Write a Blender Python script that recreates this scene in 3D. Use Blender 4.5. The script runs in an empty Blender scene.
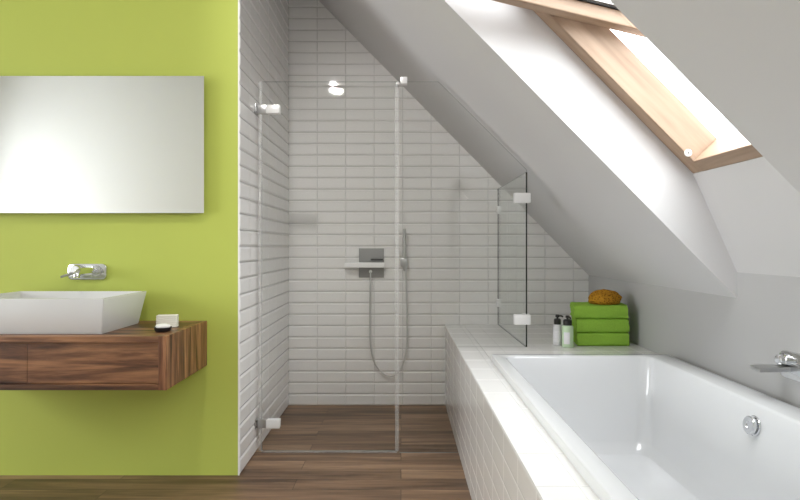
import bpy, bmesh, math, random
from mathutils import Vector, Matrix, noise
random.seed(4)
S = bpy.context.scene
COL = S.collection
PI = math.pi
V = Vector

# ------------------------------------------------------------------ materials
def mat(name, color=(0.8, 0.8, 0.8), rough=0.5, metal=0.0, coat=0.0, spec=0.5):
    m = bpy.data.materials.new(name); m.use_nodes = True
    b = m.node_tree.nodes['Principled BSDF']
    b.inputs['Base Color'].default_value = (*color, 1)
    b.inputs['Roughness'].default_value = rough
    b.inputs['Metallic'].default_value = metal
    b.inputs['Coat Weight'].default_value = coat
    b.inputs['Specular IOR Level'].default_value = spec
    return m

def nodes(m):
    nt = m.node_tree
    return nt, nt.nodes, nt.links, nt.nodes['Principled BSDF']

def add_noise(m, scale=20, amount=0.06, bump=0.0, stretch=(1, 1, 1), detail=4):
    """slight tone variation and optional bump on a plain material"""
    nt, N, L, b = nodes(m)
    col = tuple(b.inputs['Base Color'].default_value)
    tc = N.new('ShaderNodeTexCoord'); mp = N.new('ShaderNodeMapping')
    mp.inputs['Scale'].default_value = stretch
    nz = N.new('ShaderNodeTexNoise'); nz.inputs['Scale'].default_value = scale
    nz.inputs['Detail'].default_value = detail
    L.new(tc.outputs['Object'], mp.inputs['Vector']); L.new(mp.outputs['Vector'], nz.inputs['Vector'])
    mx = N.new('ShaderNodeMix'); mx.data_type = 'RGBA'
    mx.inputs[6].default_value = tuple(c * (1 - amount) for c in col[:3]) + (1,)
    mx.inputs[7].default_value = tuple(min(1, c * (1 + amount)) for c in col[:3]) + (1,)
    L.new(nz.outputs['Fac'], mx.inputs[0]); L.new(mx.outputs[2], b.inputs['Base Color'])
    if bump:
        bp = N.new('ShaderNodeBump'); bp.inputs['Strength'].default_value = bump
        bp.inputs['Distance'].default_value = 0.005
        L.new(nz.outputs['Fac'], bp.inputs['Height']); L.new(bp.outputs['Normal'], b.inputs['Normal'])
    return m

def wood(name, dark, mid, light, axis='X', rough=0.45, fine=60.0, planks=None, long=1.0, seed=0.0, tilt=0.0, lo=0.22, hi=0.8):
    m = mat(name, mid, rough); nt, N, L, b = nodes(m)
    tc = N.new('ShaderNodeTexCoord'); src = tc.outputs['Object']
    if tilt:
        m0 = N.new('ShaderNodeMapping'); m0.inputs['Rotation'].default_value = (0, math.radians(tilt), 0)
        L.new(src, m0.inputs['Vector']); src = m0.outputs[0]
    sc = {'X': (1.1, 14, 14), 'Y': (14, 1.1, 14), 'Z': (14, 14, 1.1)}[axis]
    shift = None
    if planks:
        br = N.new('ShaderNodeTexBrick')
        br.offset = 0.37; br.offset_frequency = 2
        br.inputs['Color1'].default_value = (0, 0, 0, 1); br.inputs['Color2'].default_value = (1, 1, 1, 1)
        br.inputs['Mortar'].default_value = (0.5, 0.5, 0.5, 1)
        br.inputs['Scale'].default_value = 1.0; br.inputs['Mortar Size'].default_value = 0.0012
        br.inputs['Mortar Smooth'].default_value = 0.1; br.inputs['Bias'].default_value = 0.0
        br.inputs['Brick Width'].default_value = planks[0]; br.inputs['Row Height'].default_value = planks[1]
        L.new(src, br.inputs['Vector'])
        cm = N.new('ShaderNodeVectorMath'); cm.operation = 'MULTIPLY_ADD'
        cm.inputs[1].default_value = (7.3, 3.1, 5.7)
        L.new(br.outputs['Color'], cm.inputs[0]); L.new(src, cm.inputs[2]); src = cm.outputs[0]
    mp = N.new('ShaderNodeMapping'); mp.inputs['Scale'].default_value = sc
    mp.inputs['Location'].default_value = (seed, seed * 1.7, seed * .6)
    L.new(src, mp.inputs['Vector'])
    n1 = N.new('ShaderNodeTexNoise'); n1.inputs['Scale'].default_value = 1.0 * long
    n1.inputs['Detail'].default_value = 6; n1.inputs['Roughness'].default_value = 0.6
    n1.inputs['Distortion'].default_value = 0.7
    n2 = N.new('ShaderNodeTexNoise'); n2.inputs['Scale'].default_value = fine / 12
    n2.inputs['Detail'].default_value = 5
    L.new(mp.outputs[0], n1.inputs['Vector']); L.new(mp.outputs[0], n2.inputs['Vector'])
    add = N.new('ShaderNodeMath'); add.operation = 'MULTIPLY_ADD'; add.inputs[1].default_value = 0.3
    L.new(n2.outputs['Fac'], add.inputs[0])
    base = N.new('ShaderNodeMath'); base.operation = 'MULTIPLY_ADD'
    base.inputs[1].default_value = 1.3; base.inputs[2].default_value = -0.30
    L.new(n1.outputs['Fac'], base.inputs[0]); L.new(base.outputs[0], add.inputs[2])
    val = add.outputs[0]
    if planks:
        p = N.new('ShaderNodeMath'); p.operation = 'MULTIPLY_ADD'; p.inputs[1].default_value = 0.34
        p2 = N.new('ShaderNodeMath'); p2.operation = 'SUBTRACT'; p2.inputs[1].default_value = 0.17
        L.new(br.outputs['Color'], p.inputs[0]); L.new(val, p.inputs[2]); L.new(p.outputs[0], p2.inputs[0]); val = p2.outputs[0]
    rp = N.new('ShaderNodeValToRGB')
    e = rp.color_ramp.elements
    e[0].position = lo; e[0].color = (*dark, 1); e[1].position = hi; e[1].color = (*light, 1)
    k = e.new(0.5); k.color = (*mid, 1)
    L.new(val, rp.inputs[0])
    out = rp.outputs[0]
    if planks:
        mx = N.new('ShaderNodeMix'); mx.data_type = 'RGBA'
        mx.inputs[7].default_value = tuple(c * 0.35 for c in dark) + (1,)
        L.new(br.outputs['Fac'], mx.inputs[0]); L.new(out, mx.inputs[6]); out = mx.outputs[2]
    L.new(out, b.inputs['Base Color'])
    bp = N.new('ShaderNodeBump'); bp.inputs['Strength'].default_value = 0.08; bp.inputs['Distance'].default_value = 0.002
    L.new(n2.outputs['Fac'], bp.inputs['Height']); L.new(bp.outputs[0], b.inputs['Normal'])
    return m

def glass(name, tint):
    m = bpy.data.materials.new(name); m.use_nodes = True
    nt = m.node_tree; N = nt.nodes; L = nt.links; N.clear()
    o = N.new('ShaderNodeOutputMaterial'); mx = N.new('ShaderNodeMixShader')
    t = N.new('ShaderNodeBsdfTransparent'); t.inputs[0].default_value = (*tint, 1)
    g = N.new('ShaderNodeBsdfGlossy'); g.inputs['Roughness'].default_value = 0.0
    g.inputs[0].default_value = (0.95, 0.97, 0.96, 1)
    lw = N.new('ShaderNodeLayerWeight'); lw.inputs[0].default_value = 0.5
    p = N.new('ShaderNodeMath'); p.operation = 'POWER'; p.inputs[1].default_value = 5
    q = N.new('ShaderNodeMath'); q.operation = 'MULTIPLY_ADD'; q.inputs[1].default_value = 0.9; q.inputs[2].default_value = 0.022
    L.new(lw.outputs['Facing'], p.inputs[0]); L.new(p.outputs[0], q.inputs[0])
    L.new(q.outputs[0], mx.inputs[0]); L.new(t.outputs[0], mx.inputs[1]); L.new(g.outputs[0], mx.inputs[2])
    L.new(mx.outputs[0], o.inputs[0])
    return m

M = {}
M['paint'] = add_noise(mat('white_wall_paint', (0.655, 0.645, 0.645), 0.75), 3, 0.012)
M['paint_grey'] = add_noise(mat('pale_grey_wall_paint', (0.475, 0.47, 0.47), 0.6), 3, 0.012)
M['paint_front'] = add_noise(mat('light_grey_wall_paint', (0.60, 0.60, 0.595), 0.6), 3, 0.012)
M['green'] = add_noise(mat('lime_green_wall_paint', (0.445, 0.51, 0.092), 0.7), 4, 0.012)
M['tile'] = add_noise(mat('white_glazed_tile', (0.82, 0.81, 0.80), 0.04, spec=.35), 2, 0.02)
M['grout'] = mat('grey_white_grout', (0.46, 0.45, 0.44), 0.9)
M['grout_white'] = mat('white_grout', (0.66, 0.65, 0.64), 0.8)
M['ceramic'] = mat('white_ceramic', (0.62, 0.62, 0.62), 0.12, coat=0.3)
M['acrylic'] = mat('white_bath_acrylic', (0.72, 0.73, 0.745), 0.08, coat=0.4)
M['chrome'] = mat('polished_chrome', (0.72, 0.73, 0.74), 0.10, metal=1.0)
M['satin'] = mat('satin_light_metal', (0.88, 0.88, 0.88), 0.35, metal=0.2)
M['steel'] = mat('brushed_steel', (0.50, 0.50, 0.50), 0.32, metal=0.9)
M['plate'] = mat('satin_grey_plate', (0.30, 0.30, 0.295), 0.5, metal=0.35)
M['hose'] = mat('light_metal_hose', (0.62, 0.62, 0.61), 0.35, metal=0.7)
M['dark'] = mat('black_plastic', (0.018, 0.016, 0.015), 0.4)
M['slot'] = mat('dark_slot', (0.03, 0.03, 0.03), 0.4)
M['glass'] = glass('clear_shower_glass', (0.982, 0.986, 0.984))
M['wglass'] = glass('clear_window_glass', (0.95, 0.96, 0.96))
M['gedge'] = mat('dark_glass_edge', (0.012, 0.016, 0.015), 0.15)
M['gtop'] = mat('pale_glass_edge', (0.30, 0.32, 0.31), 0.15)
def clear_plastic(name, col, share):
    m = mat(name, col, 0.25); nt, N, L, b = nodes(m)
    t = N.new('ShaderNodeBsdfTransparent'); mx = N.new('ShaderNodeMixShader'); mx.inputs[0].default_value = share
    L.new(t.outputs[0], mx.inputs[1]); L.new(b.outputs[0], mx.inputs[2]); L.new(mx.outputs[0], N['Material Output'].inputs[0])
    return m
M['clearseal'] = clear_plastic('translucent_seal', (0.74, 0.74, 0.73), 0.24)
M['seal'] = mat('pale_plastic_seal', (0.78, 0.78, 0.77), 0.3)
M['mirror'] = mat('mirror_silver', (0.95, 0.955, 0.95), 0.02, metal=1.0)
M['floor'] = wood('brown_plank_floor', (0.082, 0.046, 0.025), (0.205, 0.122, 0.069), (0.37, 0.235, 0.142), 'X', 0.42, planks=(1.35, 0.115))
M['walnut'] = wood('walnut_along', (0.030, 0.011, 0.005), (0.135, 0.057, 0.026), (0.37, 0.18, 0.083), 'X', 0.4, seed=3.1, long=1.5, lo=.3, hi=.76)
M['walnut_up'] = wood('walnut_upright', (0.034, 0.012, 0.006), (0.175, 0.070, 0.032), (0.47, 0.235, 0.110), 'Z', 0.4, long=2.2, seed=1.3, lo=.32, hi=.74)
PINE = ((0.25, 0.165, 0.110), (0.345, 0.238, 0.162), (0.41, 0.29, 0.205))
M['pine'] = wood('pale_pine_sloping', *PINE, 'X', 0.5, seed=5.0, tilt=-45.5)
M['pine_sash'] = wood('pale_pine_sash', *PINE, 'X', 0.5, seed=2.0, tilt=-13.6)
M['pine_cross'] = wood('pale_pine_cross', *PINE, 'Y', 0.5, seed=7.0)
M['towel'] = add_noise(mat('green_terry', (0.30, 0.53, 0.07), 0.95, spec=0.1), 260, 0.25, bump=0.6, detail=2)
M['white'] = mat('bright_white_gloss', (0.92, 0.92, 0.92), 0.2)
M['soap'] = mat('white_soap', (0.85, 0.84, 0.80), 0.45)
M['bottle_white'] = mat('milky_white_plastic', (0.72, 0.72, 0.74), 0.3)
M['bottle_green'] = mat('pale_green_plastic', (0.56, 0.72, 0.50), 0.3)
M['label'] = add_noise(mat('white_paper_label', (0.80, 0.79, 0.82), 0.6), 40, 0.03)
M['block'] = add_noise(mat('ribbed_ivory', (0.80, 0.79, 0.70), 0.7), 18, 0.10, bump=0.5, stretch=(0.3, 0.3, 9))

def sponge_mat():
    m = mat('ochre_sea_sponge', (0.42, 0.19, 0.02), 0.95, spec=0.1); nt, N, L, b = nodes(m)
    tc = N.new('ShaderNodeTexCoord'); vo = N.new('ShaderNodeTexVoronoi'); vo.inputs['Scale'].default_value = 95
    L.new(tc.outputs['Object'], vo.inputs['Vector'])
    rp = N.new('ShaderNodeValToRGB'); e = rp.color_ramp.elements
    e[0].position = 0.12; e[0].color = (0.10, 0.035, 0.004, 1); e[1].position = 0.5; e[1].color = (0.52, 0.25, 0.025, 1)
    L.new(vo.outputs['Distance'], rp.inputs[0]); L.new(rp.outputs[0], b.inputs['Base Color'])
    bp = N.new('ShaderNodeBump'); bp.inputs['Strength'].default_value = 0.9; bp.inputs['Distance'].default_value = 0.006
    L.new(vo.outputs['Distance'], bp.inputs['Height']); L.new(bp.outputs[0], b.inputs['Normal'])
    return m
M['sponge'] = sponge_mat()

# ------------------------------------------------------------------ object helpers
ORG = {}
def tag(o, label=None, cat=None, group=None, kind=None):
    for k, v in (('label', label), ('category', cat), ('group', group), ('kind', kind)):
        if v: o[k] = v
    return o

def thing(name, loc, label, cat, group=None, kind=None):
    o = bpy.data.objects.new(name, None); COL.objects.link(o)
    o.empty_display_size = 0.05
    o.location = loc; ORG[o] = V(loc)
    return tag(o, label, cat, group, kind)

def obj(name, bm, mats, parent=None, loc=None, smooth=None):
    """bm is in world metres; the mesh is stored about its thing's base"""
    org = ORG[parent] if parent else V(loc or (0, 0, 0))
    bmesh.ops.translate(bm, verts=bm.verts, vec=-org)
    me = bpy.data.meshes.new(name)
    bm.normal_update(); bm.to_mesh(me); bm.free()
    if not isinstance(mats, (list, tuple)): mats = [mats]
    for m in mats: me.materials.append(m)
    o = bpy.data.objects.new(name, me); COL.objects.link(o)
    if smooth is not None:
        me.polygons.foreach_set('use_smooth', [True] * len(me.polygons))
        if smooth < 179: me.set_sharp_from_angle(angle=math.radians(smooth))
    if parent: o.parent = parent
    else: o.location = org
    ORG[o] = org
    return o

def BM(): return bmesh.new()

def box(bm, x0, x1, y0, y1, z0, z1, bev=0.0, seg=2, mi=0):
    r = bmesh.ops.create_cube(bm, size=1.0)
    vs = r['verts']
    for v in vs:
        v.co = V((x0 + (v.co.x + .5) * (x1 - x0), y0 + (v.co.y + .5) * (y1 - y0), z0 + (v.co.z + .5) * (z1 - z0)))
    fs = set(f for v in vs for f in v.link_faces)
    for f in fs: f.material_index = mi
    if bev > 0:
        es = list(set(e for v in vs for e in v.link_edges))
        bmesh.ops.bevel(bm, geom=es, offset=bev, segments=seg, affect='EDGES', profile=0.5)
    return bm

def poly_prism(bm, pts, ext, mi=0, mi_side=None):
    """closed prism of a planar polygon pts (3-D), pushed by ext"""
    a = [bm.verts.new(V(p)) for p in pts]; b = [bm.verts.new(V(p) + V(ext)) for p in pts]
    fs = [bm.faces.new(a[::-1]), bm.faces.new(b)]
    for f in fs: f.material_index = mi
    n = len(pts)
    for i in range(n):
        f = bm.faces.new((a[i], a[(i + 1) % n], b[(i + 1) % n], b[i])); f.material_index = mi if mi_side is None else mi_side
    bmesh.ops.recalc_face_normals(bm, faces=bm.faces[:])
    return bm

def obox(bm, c, ax, ay, az, bev=0.0, seg=2, mi=0):
    """box about c with half-axis vectors"""
    r = bmesh.ops.create_cube(bm, size=2.0); vs = r['verts']
    for v in vs: v.co = V(c) + V(ax) * v.co.x + V(ay) * v.co.y + V(az) * v.co.z
    fs = list(set(f for v in vs for f in v.link_faces))
    for f in fs: f.material_index = mi
    bmesh.ops.recalc_face_normals(bm, faces=fs)
    if bev > 0:
        bmesh.ops.bevel(bm, geom=list(set(e for v in vs for e in v.link_edges)), offset=bev, segments=seg, affect='EDGES', profile=0.5)
    return bm

def frame_of(d):
    d = V(d).normalized(); u = V((0, 0, 1)) if abs(d.z) < .9 else V((1, 0, 0))
    a = d.cross(u).normalized(); return a, d.cross(a).normalized(), d

def lathe(bm, base, axis, prof, n=32, mi=0):
    """prof = [(radius, height along axis)]"""
    a, b, d = frame_of(axis); rings = []
    for r, h in prof:
        c = V(base) + d * h
        if r < 1e-6: rings.append([bm.verts.new(c)])
        else: rings.append([bm.verts.new(c + a * (r * math.cos(2 * PI * i / n)) + b * (r * math.sin(2 * PI * i / n))) for i in range(n)])
    fs = []
    for p, q in zip(rings, rings[1:]):
        for i in range(n):
            j = (i + 1) % n
            if len(p) == 1 and len(q) == 1: continue
            if len(p) == 1: fs.append(bm.faces.new((p[0], q[j], q[i])))
            elif len(q) == 1: fs.append(bm.faces.new((p[i], p[j], q[0])))
            else: fs.append(bm.faces.new((p[i], p[j], q[j], q[i])))
    if len(rings[0]) > 1: fs.append(bm.faces.new(rings[0][::-1]))
    if len(rings[-1]) > 1: fs.append(bm.faces.new(rings[-1]))
    for f in fs: f.material_index = mi
    bmesh.ops.recalc_face_normals(bm, faces=fs)
    return bm

def catmull(pts, k=10):
    P = [V(p) for p in pts]; P = [2 * P[0] - P[1]] + P + [2 * P[-1] - P[-2]]; out = []
    for i in range(1, len(P) - 2):
        a, b, c, d = P[i - 1:i + 3]
        for j in range(k):
            t = j / k
            out.append(0.5 * ((2 * b) + (c - a) * t + (2 * a - 5 * b + 4 * c - d) * t * t + (3 * b - a - 3 * c + d) * t ** 3))
    out.append(P[-2]); return out

def tube(bm, pts, r, n=12, mi=0):
    pts = [V(p) for p in pts]; m = len(pts); rings = []
    rad = r if isinstance(r, (list, tuple)) else [r] * m
    d0 = (pts[1] - pts[0]).normalized(); a, b, _ = frame_of(d0)
    for i, p in enumerate(pts):
        d = (pts[min(i + 1, m - 1)] - pts[max(i - 1, 0)]).normalized()
        a = (a - d * a.dot(d)).normalized(); b = d.cross(a)
        rings.append([bm.verts.new(p + a * (rad[i] * math.cos(2 * PI * k / n)) + b * (rad[i] * math.sin(2 * PI * k / n))) for k in range(n)])
    fs = []
    for p, q in zip(rings, rings[1:]):
        for k in range(n):
            j = (k + 1) % n; fs.append(bm.faces.new((p[k], p[j], q[j], q[k])))
    fs.append(bm.faces.new(rings[0][::-1])); fs.append(bm.faces.new(rings[-1]))
    for f in fs: f.material_index = mi
    bmesh.ops.recalc_face_normals(bm, faces=fs)
    return bm

def rrect(cx, cy, hx, hy, r, n=8):
    """rounded rectangle, list of (x, y)"""
    out = []
    for sx, sy, a0 in ((1, 1, 0), (-1, 1, 90), (-1, -1, 180), (1, -1, 270)):
        for i in range(n + 1):
            a = math.radians(a0 + 90 * i / n)
            out.append((cx + sx * (hx - r) + r * math.cos(a), cy + sy * (hy - r) + r * math.sin(a)))
    return out

def loft(bm, loops, cap0=False, cap1=True):
    rings = [[bm.verts.new(V(p)) for p in l] for l in loops]; n = len(rings[0]); fs = []
    for p, q in zip(rings, rings[1:]):
        for i in range(n):
            j = (i + 1) % n; fs.append(bm.faces.new((p[i], p[j], q[j], q[i])))
    if cap0: fs.append(bm.faces.new(rings[0][::-1]))
    if cap1: fs.append(bm.faces.new(rings[-1]))
    bmesh.ops.recalc_face_normals(bm, faces=fs)
    return bm

def tiles(bm, O, U, W, N, wid, hei, tw, th, off=(0, 0), bev=0.009, depth=0.0070, gap=0.0014, bevu=0.0022, gapu=0.0003):
    """bevelled tiles over a rectangle: O corner, U / W in-plane unit axes, N outward"""
    O, U, W, N = V(O), V(U), V(W), V(N)
    q = [O, O + U * wid, O + U * wid + W * hei, O + W * hei]
    f = bm.faces.new([bm.verts.new(p) for p in q]); f.material_index = 1
    if f.normal.length == 0: f.normal_update()
    if f.normal.dot(N) < 0: f.normal_flip()
    iu = 0; u = off[0]
    while u < wid - 1e-5:
        v = off[1]
        while v < hei - 1e-5:
            u0, u1 = max(u, 0) + gapu, min(u + tw, wid) - gapu; v0, v1 = max(v, 0) + gap, min(v + th, hei) - gap
            if u1 - u0 > 0.004 and v1 - v0 > 0.004:
                bb = min(bev, (v1 - v0) * .4); bu = min(bevu, (u1 - u0) * .4)
                def ring(i, j, h): return [bm.verts.new(O + U * a + W * b + N * h) for a, b in
                                           ((u0 + i, v0 + j), (u1 - i, v0 + j), (u1 - i, v1 - j), (u0 + i, v1 - j))]
                r0, r1, r2 = ring(0, 0, 0.0), ring(0, 0, 0.0012), ring(bu, bb, depth)
                fl = []
                for a, b in ((r0, r1), (r1, r2)):
                    for k in range(4):
                        fl.append(bm.faces.new((a[k], a[(k + 1) % 4], b[(k + 1) % 4], b[k])))
                fl.append(bm.faces.new(r2))
                if U.cross(W).dot(N) < 0:
                    for x in fl: x.normal_flip()
            v += th
        u += tw
    return bm

# ------------------------------------------------------------------ measurements
SKY_LOW, SKY_TOP = 3.4, 14.0
F = 550.0; H = 1.11; ZF = -0.011   # floor level
YB = 3.864          # tiled back wall
XL = -0.789         # tiled left side of the shower
YG = 2.978          # glass front
YW = 2.689          # green wall
XR = 1.317          # low wall under the slope
KN = 0.906; SL = 1.017
CEIL = KN + SL * (XR - XL)
XO = -4.6; YF = -0.7; YT = 4.05
NY0, NY1 = 1.364, 2.155     # roof window niche
def slope_z(x): return KN + SL * (XR - x)
def slope_x(z): return XR - (z - KN) / SL

def struct(name, bm, m, smooth=None):
    return tag(obj(name, bm, m, smooth=smooth), kind='structure')

# ------------------------------------------------------------------ the setting
struct('floor', box(BM(), XO - .1, XR + .15, YF - .1, YT, ZF - 0.08, ZF), M['floor'])
struct('wall_left', box(BM(), XO - .1, XL - 0.008, YW, YT, ZF, CEIL + .1), M['green'])
# tiled cheek of the partition (its front edge shows as the pale strip beside the green)
bm = BM(); box(bm, XL - 0.008, XL - 0.0045, YW, YB + .02, ZF, CEIL)
tiles(bm, (XL - 0.0045, YB - .0, ZF), (0, -1, 0), (0, 0, 1), (1, 0, 0), YB - YW, CEIL - ZF, 0.2, 0.08)
bm_edge = box(bm, XL - 0.008, XL - 0.001, YW - 0.0006, YW + .004, ZF, CEIL)
struct('wall_shower', bm, [M['tile'], M['grout']])
# tiled back wall, cut along the roof slope
bm = BM()
tiles(bm, (XL, YB + 0.0045, ZF), (1, 0, 0), (0, 0, 1), (0, -1, 0), XR - XL + .02, CEIL, 0.2, 0.08)
g = bm.verts[:] + bm.edges[:] + bm.faces[:]
bmesh.ops.bisect_plane(bm, geom=g, plane_co=(XR, 0, KN + .03), plane_no=(SL, 0, 1), clear_outer=True)
box(bm, XL - .05, XR + .15, YB + 0.006, YT, ZF, CEIL + .1, mi=1)
struct('wall_back', bm, [M['tile'], M['grout']])
# low wall on the window side, running up into the niche
bm = BM(); box(bm, XR, XR + .15, YF - .1, YT, ZF, KN)
box(bm, XR, XR + .15, NY0, NY1, KN, 1.007)
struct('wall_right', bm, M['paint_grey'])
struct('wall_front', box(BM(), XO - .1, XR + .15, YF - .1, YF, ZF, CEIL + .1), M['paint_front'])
# far left wall with the opening for an added, unseen fill window
LW = (-0.20, 1.50, 0.70, 2.35)
bm = BM(); X0, X1 = XO - .12, XO
box(bm, X0, X1, YF, LW[0], ZF, CEIL); box(bm, X0, X1, LW[1], YT, ZF, CEIL)
box(bm, X0, X1, LW[0], LW[1], ZF, LW[2]); box(bm, X0, X1, LW[0], LW[1], LW[3], CEIL)
struct('wall_outer_left', bm, M['paint'])
bm = BM()
for a in ((LW[0], LW[0] + .06, LW[2], LW[3]), (LW[1] - .06, LW[1], LW[2], LW[3]), (LW[0], LW[1], LW[2], LW[2] + .06), (LW[0], LW[1], LW[3] - .06, LW[3])):
    box(bm, XO - .09, XO - .03, *a)
struct('unseen_fill_window', bm, M['seal'])
struct('ceiling', box(BM(), XO - .1, XL + .02, YF - .1, YT, CEIL, CEIL + .1), M['paint'])

# roof geometry in the x-z plane: P0 lower inner corner of the window frame, D up the slope, NN outwards
D = V((-0.7011, 0, 0.7131)); NN = V((0.7131, 0, 0.7011)); P0 = V((1.144, 0, 1.392))
def W(a, c, y): return P0 + D * a + NN * c + V((0, y, 0))
WL = 1.50; FD = 0.126
top_in = W(WL, 0, 0); TZ = top_in.z; TX = slope_x(TZ)
def slab(bm, x0, x1, y0, y1, t=0.12):
    poly_prism(bm, [(x0, y0, slope_z(x0)), (x1, y0, slope_z(x1)), (x1, y0, slope_z(x1) + t), (x0, y0, slope_z(x0) + t)], (0, y1 - y0, 0))
bm = BM()
def quad(bm, *p):
    bm.faces.new([bm.verts.new(V(q)) for q in p])
def spt(x, y): return (x, y, slope_z(x))
XE = XR + .0; XTOP = XL - .02
quad(bm, spt(XTOP, YF - .1), spt(XE, YF - .1), spt(XE, NY0), spt(XTOP, NY0))
quad(bm, spt(XTOP, NY1), spt(XE, NY1), spt(XE, YT), spt(XTOP, YT))
quad(bm, spt(XTOP, NY0), spt(TX, NY0), spt(TX, NY1), spt(XTOP, NY1))
cc = FD + .02
for y in (NY0, NY1):                      # side cheeks of the niche
    pts = [(XR, y, KN), (XR, y, 1.007), W(0, 0, y), W(0, cc, y), W(WL, cc, y), W(WL, 0, y), (TX, y, TZ)]
    quad(bm, *pts)
quad(bm, (XR, NY0, 1.007), (XR, NY1, 1.007), W(0, 0, NY1), W(0, 0, NY0))          # splayed bottom
quad(bm, W(0, 0, NY0), W(0, 0, NY1), W(0, cc, NY1), W(0, cc, NY0))
quad(bm, (TX, NY0, TZ), (TX, NY1, TZ), W(WL, 0, NY1), W(WL, 0, NY0))              # head
quad(bm, W(WL, 0, NY0), W(WL, 0, NY1), W(WL, cc, NY1), W(WL, cc, NY0))
struct('ceiling_slope', bm, M['paint'])

# roof window -------------------------------------------------------------
win = thing('window_1', W(0, 0, (NY0 + NY1) / 2), None, None, kind='structure')
def wbar(bm, a0, a1, c0, c1, y0, y1, bev=0.003):
    c = W((a0 + a1) / 2, (c0 + c1) / 2, (y0 + y1) / 2)
    return obox(bm, c, D * ((a1 - a0) / 2), V((0, (y1 - y0) / 2, 0)), NN * ((c1 - c0) / 2), bev)
e = 0.001
obj('frame_jamb', wbar(BM(), e, WL - e, 0, FD, NY1 - .075, NY1 - e), M['pine'], win)
obj('frame_jamb', wbar(BM(), e, WL - e, 0, FD, NY0 + e, NY0 + .075), M['pine'], win)
obj('frame_rail', wbar(BM(), e, .055, -.002, FD, NY0 + .076, NY1 - .0755), M['pine_cross'], win)
obj('frame_rail', wbar(BM(), WL - .06, WL - e, -.002, FD, NY0 + .076, NY1 - .0755), M['pine_cross'], win)
cap = V((1.085, NY1 - .075, 1.4615))
bm = lathe(BM(), cap, (0, -1, 0), [(.014, 0), (.014, .003), (.012, .005), (0.0, .005)], 24)
lathe(bm, cap + V((0, -.0052, 0)), (0, -1, 0), [(.0038, 0), (.0038, .0006), (0, .0006)], 16, mi=1)
obj('bolt_cap', bm, [M['soap'], M['slot']], win)
# sash swung open about the middle
PV = V((0.644, 0, 1.978)); ang = math.radians(13.6)
E = V((-math.cos(ang), 0, math.sin(ang))); MM = V((math.sin(ang), 0, math.cos(ang)))
HL = 0.70; SY0, SY1 = NY0 + .08, NY1 - .08
def sbar(bm, a0, a1, c0, c1, y0, y1, bev=0.004, mi=0):
    c = PV + E * ((a0 + a1) / 2) + MM * ((c0 + c1) / 2) + V((0, (y0 + y1) / 2, 0))
    return obox(bm, c, E * ((a1 - a0) / 2), V((0, (y1 - y0) / 2, 0)), MM * ((c1 - c0) / 2), bev, mi=mi)
bm = BM()
sbar(bm, -HL, HL, -.016, .036, SY1 - .055, SY1); sbar(bm, -HL, HL, -.016, .036, SY0, SY0 + .055)
sbar(bm, -HL, -HL + .07, -.016, .036, SY0 + .055, SY1 - .055); sbar(bm, HL - .07, HL, -.016, .036, SY0 + .055, SY1 - .055)
sash = obj('sash', bm, M['pine_sash'], win)
obj('window_pane', sbar(BM(), -HL + .02, HL - .02, .047, .053, SY0 + .01, SY1 - .01, 0), M['wglass'], sash)
bm = BM()
for y0, y1 in ((SY1 - .06, SY1 - .002), (SY0 + .002, SY0 + .06)): sbar(bm, -HL, HL, .036, .046, y0, y1, 0)
for a0, a1 in ((-HL, -HL + .06), (HL - .06, HL)): sbar(bm, a0, a1, .036, .046, SY0 + .06, SY1 - .06, 0)
obj('gasket', bm, M['dark'], sash)
bm = BM()
for y0, y1 in ((SY1 - .075, SY1 - .064), (SY0 + .064, SY0 + .075)): sbar(bm, -HL + .06, HL - .06, .040, .0465, y0, y1, 0)
obj('glazing_spacer', bm, M['steel'], sash)

# ------------------------------------------------------------------ tiled bath surround
XS = 0.308; ZS = 0.56; TX0, TX1, TY0, TY1 = 0.432, 1.275, 0.80, 2.64
led = thing('bath_surround', ((XS + XR) / 2, 2.2, ZF), 'white tiled ledge built around the bathtub and running back under the shower glass', 'ledge')
bm = BM(); SB = XS + .0045
box(bm, SB + .0004, TX0 + .004, YF + .02, YB, ZF, ZS - .0050)
box(bm, TX0 + .004, XR - .001, TY1 - .004, YB, ZF, ZS - .0050)
box(bm, TX0 + .004, XR - .001, YF + .02, TY0 + .004, ZF, ZS - .0050)
box(bm, TX1 - .004, XR - .001, TY0, TY1, 0.3, ZS - .0050)
obj('ledge_body', bm, M['grout'], led)
bm = BM(); tiles(bm, (SB, YB, ZF), (0, -1, 0), (0, 0, 1), (-1, 0, 0), YB - YF - .02, ZS - .0046 - ZF, 0.2, 0.08, bev=.004, depth=.0018)
obj('side_tiling', bm, [M['tile'], M['grout_white']], led)
bm = BM(); zt = ZS - .0030
for x0, x1, y0, y1, tw in ((SB - .004, TX0 + .004, YF + .02, TY1, .1), (TX0 + .006, XR - .001, TY1 + .002, YB - .003, .1), (SB - .004, TX0 + .004, TY1, YB - .003, .1)):
    o = YB - y1
    tiles(bm, (x0, y1, zt), (1, 0, 0), (0, -1, 0), (0, 0, 1), x1 - x0, y1 - y0, 0.1, 0.2, off=(0, -(o % .2)), bev=0.003, depth=.002, gap=.0008)
obj('top_tiling', bm, [M['tile'], M['grout']], led)

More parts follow.
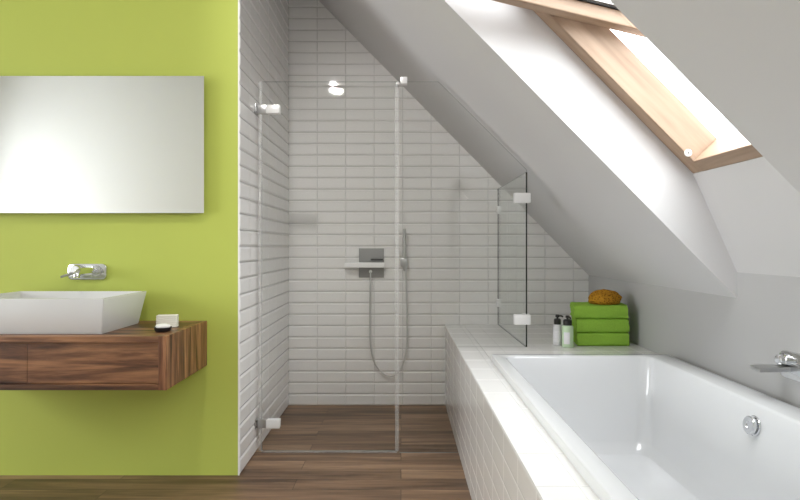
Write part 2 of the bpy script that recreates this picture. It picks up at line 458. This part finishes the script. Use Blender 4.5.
# ------------------------------------------------------------------ bathtub
tub = thing('bathtub', ((TX0 + TX1) / 2, (TY0 + TY1) / 2, ZS), 'white built-in bathtub with a broad raised rim set in the tiled ledge', 'bathtub')
cx, cy = (TX0 + TX1) / 2, (TY0 + TY1) / 2; hx, hy = (TX1 - TX0) / 2, (TY1 - TY0) / 2
def L(pts, z): return [(x, y, z) for x, y in pts]
ZR = 0.592; NC = 10
ix0, ix1, iy0, iy1 = 0.492, 1.17, 0.87, 2.588
fx0, fx1, fy0, fy1 = 0.575, 1.095, 1.02, 2.46; FZ = 0.175
def rr(x0, x1, y0, y1, r): return rrect((x0 + x1) / 2, (y0 + y1) / 2, (x1 - x0) / 2, (y1 - y0) / 2, r, NC)
loops = [L(rr(TX0, TX1, TY0, TY1, .012), ZS - .006), L(rr(TX0, TX1, TY0, TY1, .012), ZR - .004),
         L(rr(TX0 + .0012, TX1 - .0012, TY0 + .0012, TY1 - .0012, .012), ZR - .0012), L(rr(TX0 + .004, TX1 - .004, TY0 + .004, TY1 - .004, .011), ZR),
         L(rr(ix0 - .010, ix1 + .010, iy0 - .010, iy1 + .010, .06), ZR), L(rr(ix0 - .003, ix1 + .003, iy0 - .003, iy1 + .003, .055), ZR - .003),
         L(rr(ix0, ix1, iy0, iy1, .052), ZR - .010)]
def mixr(t, r, z):
    return L(rr(ix0 + (fx0 - ix0) * t, ix1 + (fx1 - ix1) * t, iy0 + (fy0 - iy0) * t, iy1 + (fy1 - iy1) * t, r), z)
for t in (.1, .3, .5, .7, .82): loops.append(mixr(t * .82, .055, ZR - .01 - (ZR - .01 - FZ - .05) * t / .82))
for k in range(1, 8):
    a = PI / 2 * k / 7
    loops.append(mixr(.672 + .33 * math.sin(a) ** 1.0 * (k / 7) ** .2 if k < 7 else 1.0, .06, FZ + .05 * (1 - math.sin(a)) if k < 7 else FZ))
loops.append(L(rr(fx0 + .15, fx1 - .15, fy0 + .15, fy1 - .15, .05), FZ - .006))
obj('tub_body', loft(BM(), loops), M['acrylic'], tub, smooth=50)
# overflow knob on the inner side by the low wall
kc = V((1.1595, 1.805, 0.520)); kd = V((-1, 0, .16)).normalized(); KS = .86
bm = lathe(BM(), kc, kd, [(a * KS, b * KS) for a, b in ((.038, 0), (.038, .003), (.035, .006), (.024, .007), (.024, .012), (.034, .014), (.034, .022), (.031, .025), (.014, .025), (.012, .022), (0, .022))], 36)
obj('overflow_knob', bm, M['chrome'], tub, smooth=35)
bm = lathe(BM(), (0.83, 1.3, FZ - .006), (0, 0, 1), [(.034, 0), (.034, .004), (.030, .007), (0, .008)], 30)
obj('drain_cover', bm, M['chrome'], tub, smooth=35)

# bath spout on the low wall
def plate(bm, o, u, n, hw, hh, r, t, nn=8):
    """rounded plate about o; u = long axis, z up, n outward"""
    o, u, n = V(o), V(u), V(n)
    def ring(g, d): return [o + u * a + V((0, 0, b)) + n * d for a, b in rrect(0, 0, hw - g, hh - g, max(r - g, .002), nn)]
    return loft(bm, [ring(0, 0), ring(0, t - .003), ring(.001, t - .001), ring(.003, t)], True, True)
sp = thing('bath_spout', (XR, 1.80, 0.66), 'chrome flat bladed spout on the low grey wall above the bathtub', 'faucet')
obj('wall_plate', plate(BM(), (XR, 1.78, 0.708), (0, 1, 0), (-1, 0, 0), .126, .046, .03, .010), M['chrome'], sp, smooth=40)
bm = obox(BM(), (1.2585, 1.8725, 0.6935), (-.0545, 0, -.001), (0, .0275, 0), (0, 0, .008), .0035)
obj('spout_blade', bm, M['steel'], sp, smooth=40)
bm = lathe(BM(), (XR - .010, 1.870, .724), (-1, 0, 0), [(.021, 0), (.021, .010), (.018, .012), (.018, .024), (.014, .028), (0, .029)], 32)
obj('spout_rosette', bm, M['chrome'], sp, smooth=40)
bm = lathe(BM(), (XR - .010, 1.705, .712), (-1, 0, 0), [(.030, 0), (.030, .014), (.026, .016), (.026, .050), (.022, .054), (0, .054)], 32)
tube(bm, [(XR - .045, 1.705, .735), (XR - .060, 1.70, .760), (XR - .068, 1.70, .775)], .006)
obj('mixer_lever', bm, M['chrome'], sp, smooth=40)

# ------------------------------------------------------------------ towels, sponge, bottles on the ledge
def towel(z0, h, x0, x1, y0, y1, seed, label):
    bm = BM(); nseg = 34; n1 = 10
    t = h / 2 - .0012; prof = []
    dp = .026
    prof += [(y1 - (y1 - y0 - dp) * i / n1, 0) for i in range(n1 + 1)]
    for i in range(1, 14):
        a = -PI / 2 + PI * i / 14; ca = math.cos(a)
        prof.append((y0 + dp - dp * (abs(ca) ** .55), h / 2 + h / 2 * (abs(math.sin(a)) ** .75) * (1 if a > 0 else -1)))
    prof += [(y0 + dp + (y1 - y0 - dp) * i / n1, h) for i in range(n1 + 1)]
    prof += [(y1 - .004, h - t * .5), (y1, h - t)]
    prof += [(y1 - (y1 - y0 - dp * 1.6) * i / n1, h / 2 + .0014) for i in range(n1 + 1)]
    prof += [(y0 + dp * 1.6 + (y1 - y0 - dp * 1.6) * i / n1, h / 2 - .0014) for i in range(n1 + 1)]
    prof += [(y1 - .003, t * .4)]
    rings = []
    for s in range(nseg + 1):
        x = x0 + (x1 - x0) * s / nseg; ring = []
        for (y, z) in prof:
            d = noise.noise(V((x * 16 + seed * 9, y * 16, z * 20 + seed)))
            d2 = noise.noise(V((x * 60 + seed * 5, y * 60, z * 70)))
            edge = 1 if s in (0, nseg) else 0
            xx = x + (noise.noise(V((seed * 3, y * 40, z * 55))) * .010 if edge else 0)
            yy = y + (d * .004 + d2 * .0016) * (1 if y < y1 - .01 else .5)
            zz = z + (d * .0022 + d2 * .0010) * (1 if z > .006 else 0)
            if edge: zz = h / 2 + (zz - h / 2) * .93 if z > .006 else zz + .001
            xx += (y - y0) * .18 + .005
            ring.append(bm.verts.new((xx, yy, z0 + max(zz, 0))))
        rings.append(ring)
    n = len(prof); fs = []
    for p, q in zip(rings, rings[1:]):
        for i in range(n): fs.append(bm.faces.new((p[i], p[(i + 1) % n], q[(i + 1) % n], q[i])))
    fs.append(bm.faces.new(rings[0][::-1])); fs.append(bm.faces.new(rings[-1]))
    bmesh.ops.recalc_face_normals(bm, faces=fs)
    o = obj('folded_towel', bm, M['towel'], loc=((x0 + x1) / 2, (y0 + y1) / 2, z0), smooth=60)
    return tag(o, label, 'towel', 'folded green towels on the ledge')
th = .0735
towel(ZS, th, .962, 1.246, 3.012, 3.215, 1.0, 'folded green towel lying directly on the tiled ledge, lowest of its stack')
towel(ZS + th + .001, th, .956, 1.244, 3.012, 3.215, 2.3, 'folded green towel in the middle of its stack, between two others')
towel(ZS + 2 * th + .002, th, .948, 1.242, 3.014, 3.215, 4.1, 'folded green towel with ruffled edge, topmost under the sponge')
zt3 = ZS + 3 * th + .0035
bm = BM(); bmesh.ops.create_icosphere(bm, subdivisions=5, radius=1.0)
for v in bm.verts:
    p = v.co.copy(); d = noise.noise(p * 2.2 + V((3, 1, 2))) * .09 + noise.noise(p * 7) * .045 + noise.noise(p * 15) * .035
    z = p.z if p.z > -.55 else -.55 - (p.z + .55) * .0
    v.co = V((1.150 + .090 * p.x * (1 + d), 3.105 + .070 * p.y * (1 + d), zt3 + .030 + .052 * z * (1 + d * (1 if p.z > -.5 else 0))))
mz = min(v.co.z for v in bm.verts)
bmesh.ops.translate(bm, verts=bm.verts, vec=(0, 0, zt3 - mz))
tag(obj('sea_sponge', bm, M['sponge'], loc=(1.150, 3.105, zt3), smooth=180), 'ochre yellow natural sponge sitting on top of the green towels', 'sponge')

def bottle(x, y, r, hb, bodym, label, ldeg, spdir):
    t = thing('pump_bottle', (x, y, ZS), label, 'bottle', 'pump bottles beside the towels')
    obj('bottle_body', lathe(BM(), (x, y, ZS), (0, 0, 1), [(r * .92, 0), (r, .004), (r, hb - .010), (r * .93, hb - .004), (r * .75, hb), (0, hb)], 36), bodym, t, smooth=40)
    bm = lathe(BM(), (x, y, ZS + hb), (0, 0, 1), [(r * .76, 0), (r * .76, .026), (r * .64, .029), (r * .64, .031), (0, .028)], 30)
    obj('pump_collar', bm, M['dark'], t, smooth=40)
    bm = lathe(BM(), (x, y, ZS + hb + .031), (0, 0, 1), [(.006, 0), (.006, .008), (.011, .009), (.011, .020), (.008, .022), (0, .022)], 20)
    d = V((math.cos(spdir), math.sin(spdir), 0)); c = V((x, y, ZS + hb + .046))
    tube(bm, [c, c + d * .020, c + d * .030 + V((0, 0, -.002)), c + d * .034 + V((0, 0, -.007))], .0042)
    obj('pump_head', bm, M['dark'], t, smooth=40)
    bm = BM(); n = 16; a0, a1 = map(math.radians, ldeg); z0, z1 = ZS + hb * .16, ZS + hb * .70
    g = [[bm.verts.new((x + rr_ * math.cos(a0 + (a1 - a0) * i / n), y + rr_ * math.sin(a0 + (a1 - a0) * i / n), z)) for i in range(n + 1)]
         for z, rr_ in ((z0, r - .001), (z0, r + .0006), (z1, r + .0006), (z1, r - .001))]
    for p, q in zip(g, g[1:]):
        for i in range(n): bm.faces.new((p[i], p[i + 1], q[i + 1], q[i]))
    obj('paper_label', bm, M['label'], t, smooth=40)
bottle(0.872, 3.066, .0250, .114, M['bottle_white'], 'milky white pump bottle with black top, farther from the green towels', (200, 300), 0.3)
bottle(0.909, 3.002, .0305, .118, M['bottle_green'], 'pale green pump bottle with black top and white label, next to the green towels', (215, 275), -1.4)

# ------------------------------------------------------------------ shower enclosure
GT = 0.008
door = thing('hinged_shower_screen', (XL, YG, 0), 'clear frameless glass shower door hinged on the white tiled side wall', 'door')
bm = box(BM(), -.757, -.022, YG, YG + GT, .0, 2.0)
for f in bm.faces:
    if abs(f.normal.y) < .5: f.material_index = 1
for f in bm.faces: f.normal_update()
for f in bm.faces: f.material_index = 0 if abs(f.normal.y) > .5 else 1
obj('glass_pane', bm, [M['glass'], M['gtop']], door)
bm = box(BM(), -.032, -.011, YG - .003, YG + GT + .003, .0, 1.985, .002)
obj('edge_seal', bm, M['clearseal'], door, smooth=40)
bm = box(BM(), -.772, -.752, YG - .002, YG + GT + .002, .0, 2.0, .002)
obj('hinge_side_seal', bm, M['clearseal'], door, smooth=40)
bm = box(BM(), -.757, -.022, YG - .001, YG + GT + .001, ZF + .001, -.002, .001)
obj('bottom_seal', bm, M['clearseal'], door)
for z in (1.849, .149):
    bm = box(BM(), -.728, -.655, YG - .014, YG + GT + .014, z - .023, z + .023, .001)
    h = obj('hinge', bm, M['satin'], door, smooth=40)
    bm = box(BM(), XL - .0002, XL + .008, YG - .020, YG + .028, z - .026, z + .026, .001)
    box(bm, XL + .006, -.724, YG - .006, YG + GT + .006, z - .024, z + .024, .001)
    obj('hinge_wall_plate', bm, M['steel'], h, smooth=40)
    for dz in (-.015, .015):
        obj('hinge_screw', lathe(BM(), (XL + .008, YG - .014, z + dz), (1, 0, 0), [(.005, 0), (.004, .002), (0, .002)], 12), M['slot'], h)
bm = lathe(BM(), (-.018, YG - .003, 1.986), (0, -1, 0), [(.010, 0), (.010, .010), (.007, .014), (0, .015)], 24)
obj('top_pivot', bm, M['satin'], door, smooth=40)

scr = thing('shower_screen', (0.3, YG, 0), 'fixed clear glass shower panel with slanted top, notched over the tiled ledge', 'shower screen')
y = YG
zt2 = 1.11 + 76 * YG / F
pts = [(-.008, y, ZF + .001), (XS - .004, y, ZF + .001), (XS - .004, y, ZS + .003), (.682, y, ZS + .003), (.682, y, zt2), (.203, y, 2.0), (-.008, y, 2.0)]
bm = poly_prism(BM(), pts, (0, GT, 0))
bm.normal_update()
for f in bm.faces:
    if abs(f.normal.y) < .5: f.material_index = 2 if f.normal.x > .9 and f.calc_center_median().x > .6 else 1
obj('glass_pane', bm, [M['glass'], M['gtop'], M['gedge']], scr)
bm = box(BM(), -.004, .034, YG - .016, YG + GT + .016, 1.985, 2.022, .003)
obj('top_clamp', bm, M['satin'], scr, smooth=40)
for z in (1.370, .712):
    bm = box(BM(), .612, .700, YG - .012, YG + GT + .012, z - .027, z + .027, .003)
    box(bm, .668, .700, YG + .01, YG + .075, z - .027, z + .027, .003)
    obj('corner_clamp', bm, M['satin'], scr, smooth=40)
ret = thing('shower_return_panel', (.686, 3.4, ZS), 'narrow clear glass return panel running back from the fixed screen to the tiled wall', 'shower screen')
bm = box(BM(), .6775, .6855, YG + GT + .001, YB - .003, ZS + .003, 1.512); bm.normal_update()
for f in bm.faces: f.material_index = 0 if abs(f.normal.x) > .5 else 1
obj('glass_pane', bm, [M['glass'], M['gedge']], ret)
for z in (1.360, .712):
    bm = box(BM(), .668, .695, YB - .050, YB - .002, z - .026, z + .026, .003)
    obj('wall_clamp', bm, M['satin'], ret, smooth=40)
bm = box(BM(), .6775, .6855, YG + GT, YB - .004, ZS + .0002, ZS + .004)
obj('bottom_seal', bm, M['gtop'], ret)

# ------------------------------------------------------------------ shower fittings on the back wall
s = YB / F
def bx(u, y=YB): return (u - 401) * y / F
def bz(v, y=YB): return H + (246 - v) * y / F
mx_ = thing('shower_mixer', (bx(371.5), YB, bz(262)), 'square grey shower mixer plate with a white bar shelf on the tiled back wall', 'faucet')
obj('mixer_plate', box(BM(), bx(359), bx(384), YB - .012, YB, bz(277.5), bz(248.3), .002), M['plate'], mx_, smooth=40)
obj('shelf_bar', box(BM(), bx(344.5, 3.80), bx(384.5, 3.80), YB - .075, YB - .008, bz(267.6, 3.80), bz(262.6, 3.80), .001), M['white'], mx_, smooth=40)
bm = box(BM(), bx(371), bx(383), YB - .034, YB - .011, bz(260), bz(258.6), .002)
obj('mixer_lever', bm, M['slot'], mx_, smooth=40)
bm = lathe(BM(), (bx(370.7), YB - .012, bz(271.5)), (0, -1, 0), [(.011, 0), (.011, .018), (.009, .020), (0, .020)], 20)
obj('hose_outlet', bm, M['satin'], mx_, smooth=40)

YH = 3.815
hs = thing('hand_shower', (bx(405), YB, bz(262)), 'slim chrome stick hand shower on its wall holder with a looping hose', 'hand shower')
xh = bx(404.3, YH)
bm = tube(BM(), [(xh, YH - .012, bz(228.8, YH)), (xh, YH - .010, bz(231, YH)), (xh, YH - .006, bz(248, YH)), (xh + .002, YH, bz(262, YH)), (xh + .004, YH, bz(271, YH))], [.011, .0125, .0125, .011, .008], 16)
obj('shower_handle', bm, M['hose'], hs, smooth=40)
bm = box(BM(), bx(400.5), bx(407.5), YB - .062, YB, bz(266.5), bz(258), .005)
lathe(bm, (bx(404.6), YH, bz(270.5, YH)), (0, 0, 1), [(.010, 0), (.016, .022), (.016, .03), (0, .03)], 20)
obj('wall_holder', bm, M['steel'], hs, smooth=40)
hp = [(370.6, 272), (370.2, 285), (370, 305), (370, 325), (370.6, 345), (373.5, 360), (379, 369.5), (386, 375), (391.5, 376), (398, 372.5), (403.5, 363), (406.5, 348), (407.2, 330), (406.6, 305), (406, 285), (405.6, 270)]
P = [V((bx(u, YH + .01), YH + .012, bz(v, YH + .01))) for u, v in hp]
P[0].y = YB - .030
obj('shower_hose', tube(BM(), catmull(P, 6), .0054, 10), M['hose'], hs, smooth=60)

# ------------------------------------------------------------------ wash place on the green wall
VX0, VX1, VY0, VZ0, VZ1 = -2.092, -.9485, 2.222, .527, .745
van = thing('vanity_cabinet', (-1.52, YW, VZ0), 'floating walnut vanity cabinet on the green wall under the white basin', 'cabinet')
T = .026
bm = box(BM(), VX0 + .033, VX1 - .033, VY0 + .03, YW, VZ0 + T, VZ1 - T)
obj('carcass', bm, M['walnut'], van)
obj('top_board', box(BM(), VX0, VX1, VY0, YW, VZ1 - T, VZ1, .0015), M['walnut'], van)
obj('bottom_board', box(BM(), VX0, VX1, VY0, YW, VZ0, VZ0 + T * .85, .0015), M['walnut'], van)
obj('side_board', box(BM(), VX1 - .032, VX1 + .0008, VY0 - .0008, YW, VZ0 - .0006, VZ1 + .0003, .0015), M['walnut_up'], van)
obj('side_board', box(BM(), VX0 - .0008, VX0 + .032, VY0 - .0008, YW, VZ0 - .0006, VZ1 + .0003, .0015), M['walnut_up'], van)
for x0, x1 in ((-1.5190, VX1 - .034), (VX0 + .034, -1.5205)):
    obj('drawer_front', box(BM(), x0, x1, VY0 + .014, VY0 + .032, VZ0 + T * .85 + .002, VZ1 - T - .002, .001), M['walnut'], van)

# washbasin: square vessel with sloping sides
bas = thing('washbasin', (-1.525, 2.44, VZ1), 'white rectangular vessel basin with slanted sides standing on the walnut vanity', 'basin')
def R(x0, x1, y0, y1, r, z): return [(x, y, z) for x, y in rrect((x0 + x1) / 2, (y0 + y1) / 2, (x1 - x0) / 2, (y1 - y0) / 2, r, 5)]
ZB = .894
loops = [R(-1.812, -1.238, 2.274, 2.592, .004, VZ1 + .0005), R(-1.8135, -1.2365, 2.2725, 2.594, .005, VZ1 + .004),
         R(-1.830, -1.219, 2.256, 2.640, .006, ZB - .003), R(-1.829, -1.220, 2.257, 2.639, .006, ZB - .0008), R(-1.827, -1.222, 2.259, 2.637, .006, ZB),
         R(-1.818, -1.231, 2.268, 2.628, .010, ZB), R(-1.8165, -1.2325, 2.2695, 2.6265, .012, ZB - .002),
         R(-1.800, -1.250, 2.286, 2.600, .02, ZB - .085), R(-1.785, -1.265, 2.301, 2.585, .03, ZB - .105), R(-1.74, -1.31, 2.345, 2.54, .03, ZB - .112)]
obj('basin_body', loft(BM(), loops, True, True), M['ceramic'], bas, smooth=40)
bm = lathe(BM(), (-1.525, 2.44, ZB - .112), (0, 0, 1), [(.032, 0), (.032, .003), (.028, .006), (0, .007)], 28)
obj('drain_cover', bm, M['chrome'], bas, smooth=40)

# wall tap
tap = thing('wall_tap', (-1.53, YW, .95), 'chrome two-piece wall tap on the green wall above the basin', 'faucet')
def gx(u, y=YW): return (u - 401) * y / F
def gz(v, y=YW): return H + (246 - v) * y / F
obj('wall_plate', plate(BM(), (gx(88.3), YW, gz(271.6)), (1, 0, 0), (0, -1, 0), .094, .039, .022, .013), M['chrome'], tap, smooth=40)
cx_, cz_ = gx(79.5), gz(270.5)
bm = lathe(BM(), (cx_, YW - .012, cz_), (0, -1, 0), [(.029, 0), (.029, .012), (.027, .014), (.027, .024), (.024, .028), (0, .028)], 32)
mb = obj('mixer_body', bm, M['chrome'], tap, smooth=40)
bm = tube(BM(), [(cx_ - .008, YW - .034, cz_ - .010), (cx_ - .034, YW - .050, cz_ - .020), (cx_ - .054, YW - .062, cz_ - .029)], [.0075, .006, .0055], 14)
obj('lever_pin', bm, M['steel'], mb, smooth=40)
cx_, cz_ = gx(98), gz(270.5)
bm = lathe(BM(), (cx_, YW - .012, cz_), (0, -1, 0), [(.027, 0), (.027, .010), (.022, .013), (0, .013)], 32)
tube(bm, catmull([(cx_, YW - .020, cz_), (cx_, YW - .09, cz_ + .004), (cx_ - .001, YW - .150, cz_ + .002), (cx_ - .002, YW - .172, cz_ - .010), (cx_ - .002, YW - .176, cz_ - .024)], 6), .0145, 20)
obj('spout', bm, M['chrome'], tap, smooth=40)

# mirror
mir = thing('wall_mirror', (-1.52, YW, 1.269), 'wide frameless rectangular mirror hung on the lime green wall', 'mirror')
YM = 2.650
obj('mirror_backing', box(BM(), gx(204, YM) - 1.12, gx(204, YM) - .022, YM + .005, YW, gz(213, YM) + .022, gz(76, YM) - .022), M['steel'], mir)
obj('mirror_glass', box(BM(), gx(204, YM) - 1.142, gx(204, YM), YM, YM + .005, gz(213, YM), gz(76, YM)), M['mirror'], mir)

# soap dish, soap and the ribbed block
dx, dy = -1.018, 2.352
bm = lathe(BM(), (dx, dy, VZ1 + .0005), (0, 0, 1), [(.028, 0), (.033, .004), (.036, .018), (.034, .018), (.030, .009), (0, .008)], 36)
for v in bm.verts: v.co.x = dx + (v.co.x - dx) * 1.0
tag(obj('soap_dish', bm, M['dark'], loc=(dx, dy, VZ1 + .0005), smooth=40), 'small round dark dish holding a white soap on the vanity top', 'soap dish')
bm = BM(); bmesh.ops.create_uvsphere(bm, u_segments=28, v_segments=16, radius=1)
for v in bm.verts:
    p = v.co; zz = math.copysign(abs(p.z) ** .8, p.z)
    v.co = V((dx + .0305 * p.x, dy + .026 * p.y, VZ1 + .0222 + .0115 * zz))
tag(obj('soap_bar', bm, M['soap'], loc=(dx, dy, VZ1 + .011), smooth=180), 'oval white soap bar lying in the dark dish', 'soap')
c = V((-1.053, 2.480, VZ1)); a = math.radians(10)
ua = V((math.cos(a), math.sin(a), 0)); va = V((-math.sin(a), math.cos(a), 0))
bm = BM(); n = 6; hh = .054
for i in range(n):
    z0 = VZ1 + .0004 + hh / n * i
    obox(bm, c + V((0, 0, z0 - VZ1 + hh / n / 2)), ua * (.044 - (.0004 * (i % 2))), va * .020, V((0, 0, hh / n / 2 - .0001)), .0016, 1)
tag(obj('ribbed_soap_block', bm, M['block'], loc=(c.x, c.y, VZ1), smooth=40), 'ivory white ribbed block standing behind the soap dish', 'soap')

# ------------------------------------------------------------------ light
w = bpy.data.worlds.new('sky'); S.world = w; w.use_nodes = True
bg = w.node_tree.nodes['Background']; bg.inputs[0].default_value = (0.95, 0.975, 1.0, 1)
# overcast sky: bright overhead, dimmer towards the horizon
wn, wl = w.node_tree.nodes, w.node_tree.links
tc = wn.new('ShaderNodeTexCoord'); sx = wn.new('ShaderNodeSeparateXYZ'); wl.new(tc.outputs['Generated'], sx.inputs[0])
mr = wn.new('ShaderNodeMapRange'); mr.interpolation_type = 'SMOOTHSTEP'
mr.inputs['From Min'].default_value = 0.1; mr.inputs['From Max'].default_value = 0.62
mr.inputs['To Min'].default_value = SKY_LOW; mr.inputs['To Max'].default_value = SKY_TOP
wl.new(sx.outputs['Z'], mr.inputs['Value']); wl.new(mr.outputs[0], bg.inputs[1])

def area(name, loc, dirv, sx, sy, energy, color=(1, 1, 1), portal=False):
    l = bpy.data.lights.new(name, 'AREA'); l.shape = 'RECTANGLE'; l.size = sx; l.size_y = sy; l.energy = energy; l.color = color
    if portal: l.cycles.is_portal = True
    o = bpy.data.objects.new(name, l); COL.objects.link(o); o.location = loc
    o.rotation_euler = V(dirv).to_track_quat('-Z', 'Y').to_euler()
    return o
area('roof_window_daylight', W(WL / 2, FD + .03, (NY0 + NY1) / 2), -NN, 1.5, 1.5, 1, portal=True)
area('side_window_fill', (XO - .02, (LW[0] + LW[1]) / 2, (LW[2] + LW[3]) / 2), (1, 0, 0), LW[3] - LW[2], LW[1] - LW[0], 72, (.93, .97, 1))  # added fill light from the left, set in the unseen side window

def spot(name, loc, to, energy, deg, blend, rad, color=(1, .98, .95)):
    l = bpy.data.lights.new(name, 'SPOT'); l.energy = energy; l.spot_size = math.radians(deg); l.spot_blend = blend
    l.shadow_soft_size = rad; l.color = color
    o = bpy.data.objects.new(name, l); COL.objects.link(o); o.location = loc
    o.rotation_euler = (V(to) - V(loc)).to_track_quat('-Z', 'Y').to_euler()
    return o
area('room_ceiling_lamp', (-.76, 1.2, CEIL - .03), (0, 0, -1), .14, .14, 34, (1, .97, .93))
spot('shower_ceiling_spot', (-.76, 1.22, CEIL - .06), (-.05, 3.86, 1.55), 85, 46, .9, .085)
spot('slope_fill_spot', (.56, .62, slope_z(.56) - .03), (-.79, 3.2, 1.15), 70, 44, 1.0, .12)  # added, unseen spot on the slope to brighten the left tile wall

# ------------------------------------------------------------------ camera and view
cam = bpy.data.cameras.new('camera'); cam.sensor_width = 36; cam.lens = 36 * F / 800
cam.shift_x = -1 / 800; cam.shift_y = -4 / 800; cam.clip_start = 0.02
co = bpy.data.objects.new('camera', cam); COL.objects.link(co)
co.location = (0, 0, H); co.rotation_euler = (PI / 2, 0, 0); S.camera = co
vs = S.view_settings; vs.view_transform = 'Standard'; vs.look = 'None'; vs.gamma = 1; vs.exposure = 0.0; vs.use_curve_mapping = False
S.cycles.use_denoising = True
S.cycles.max_bounces = 12; S.cycles.diffuse_bounces = 6; S.cycles.glossy_bounces = 6; S.cycles.transparent_max_bounces = 16
S.cycles.sample_clamp_indirect = 8
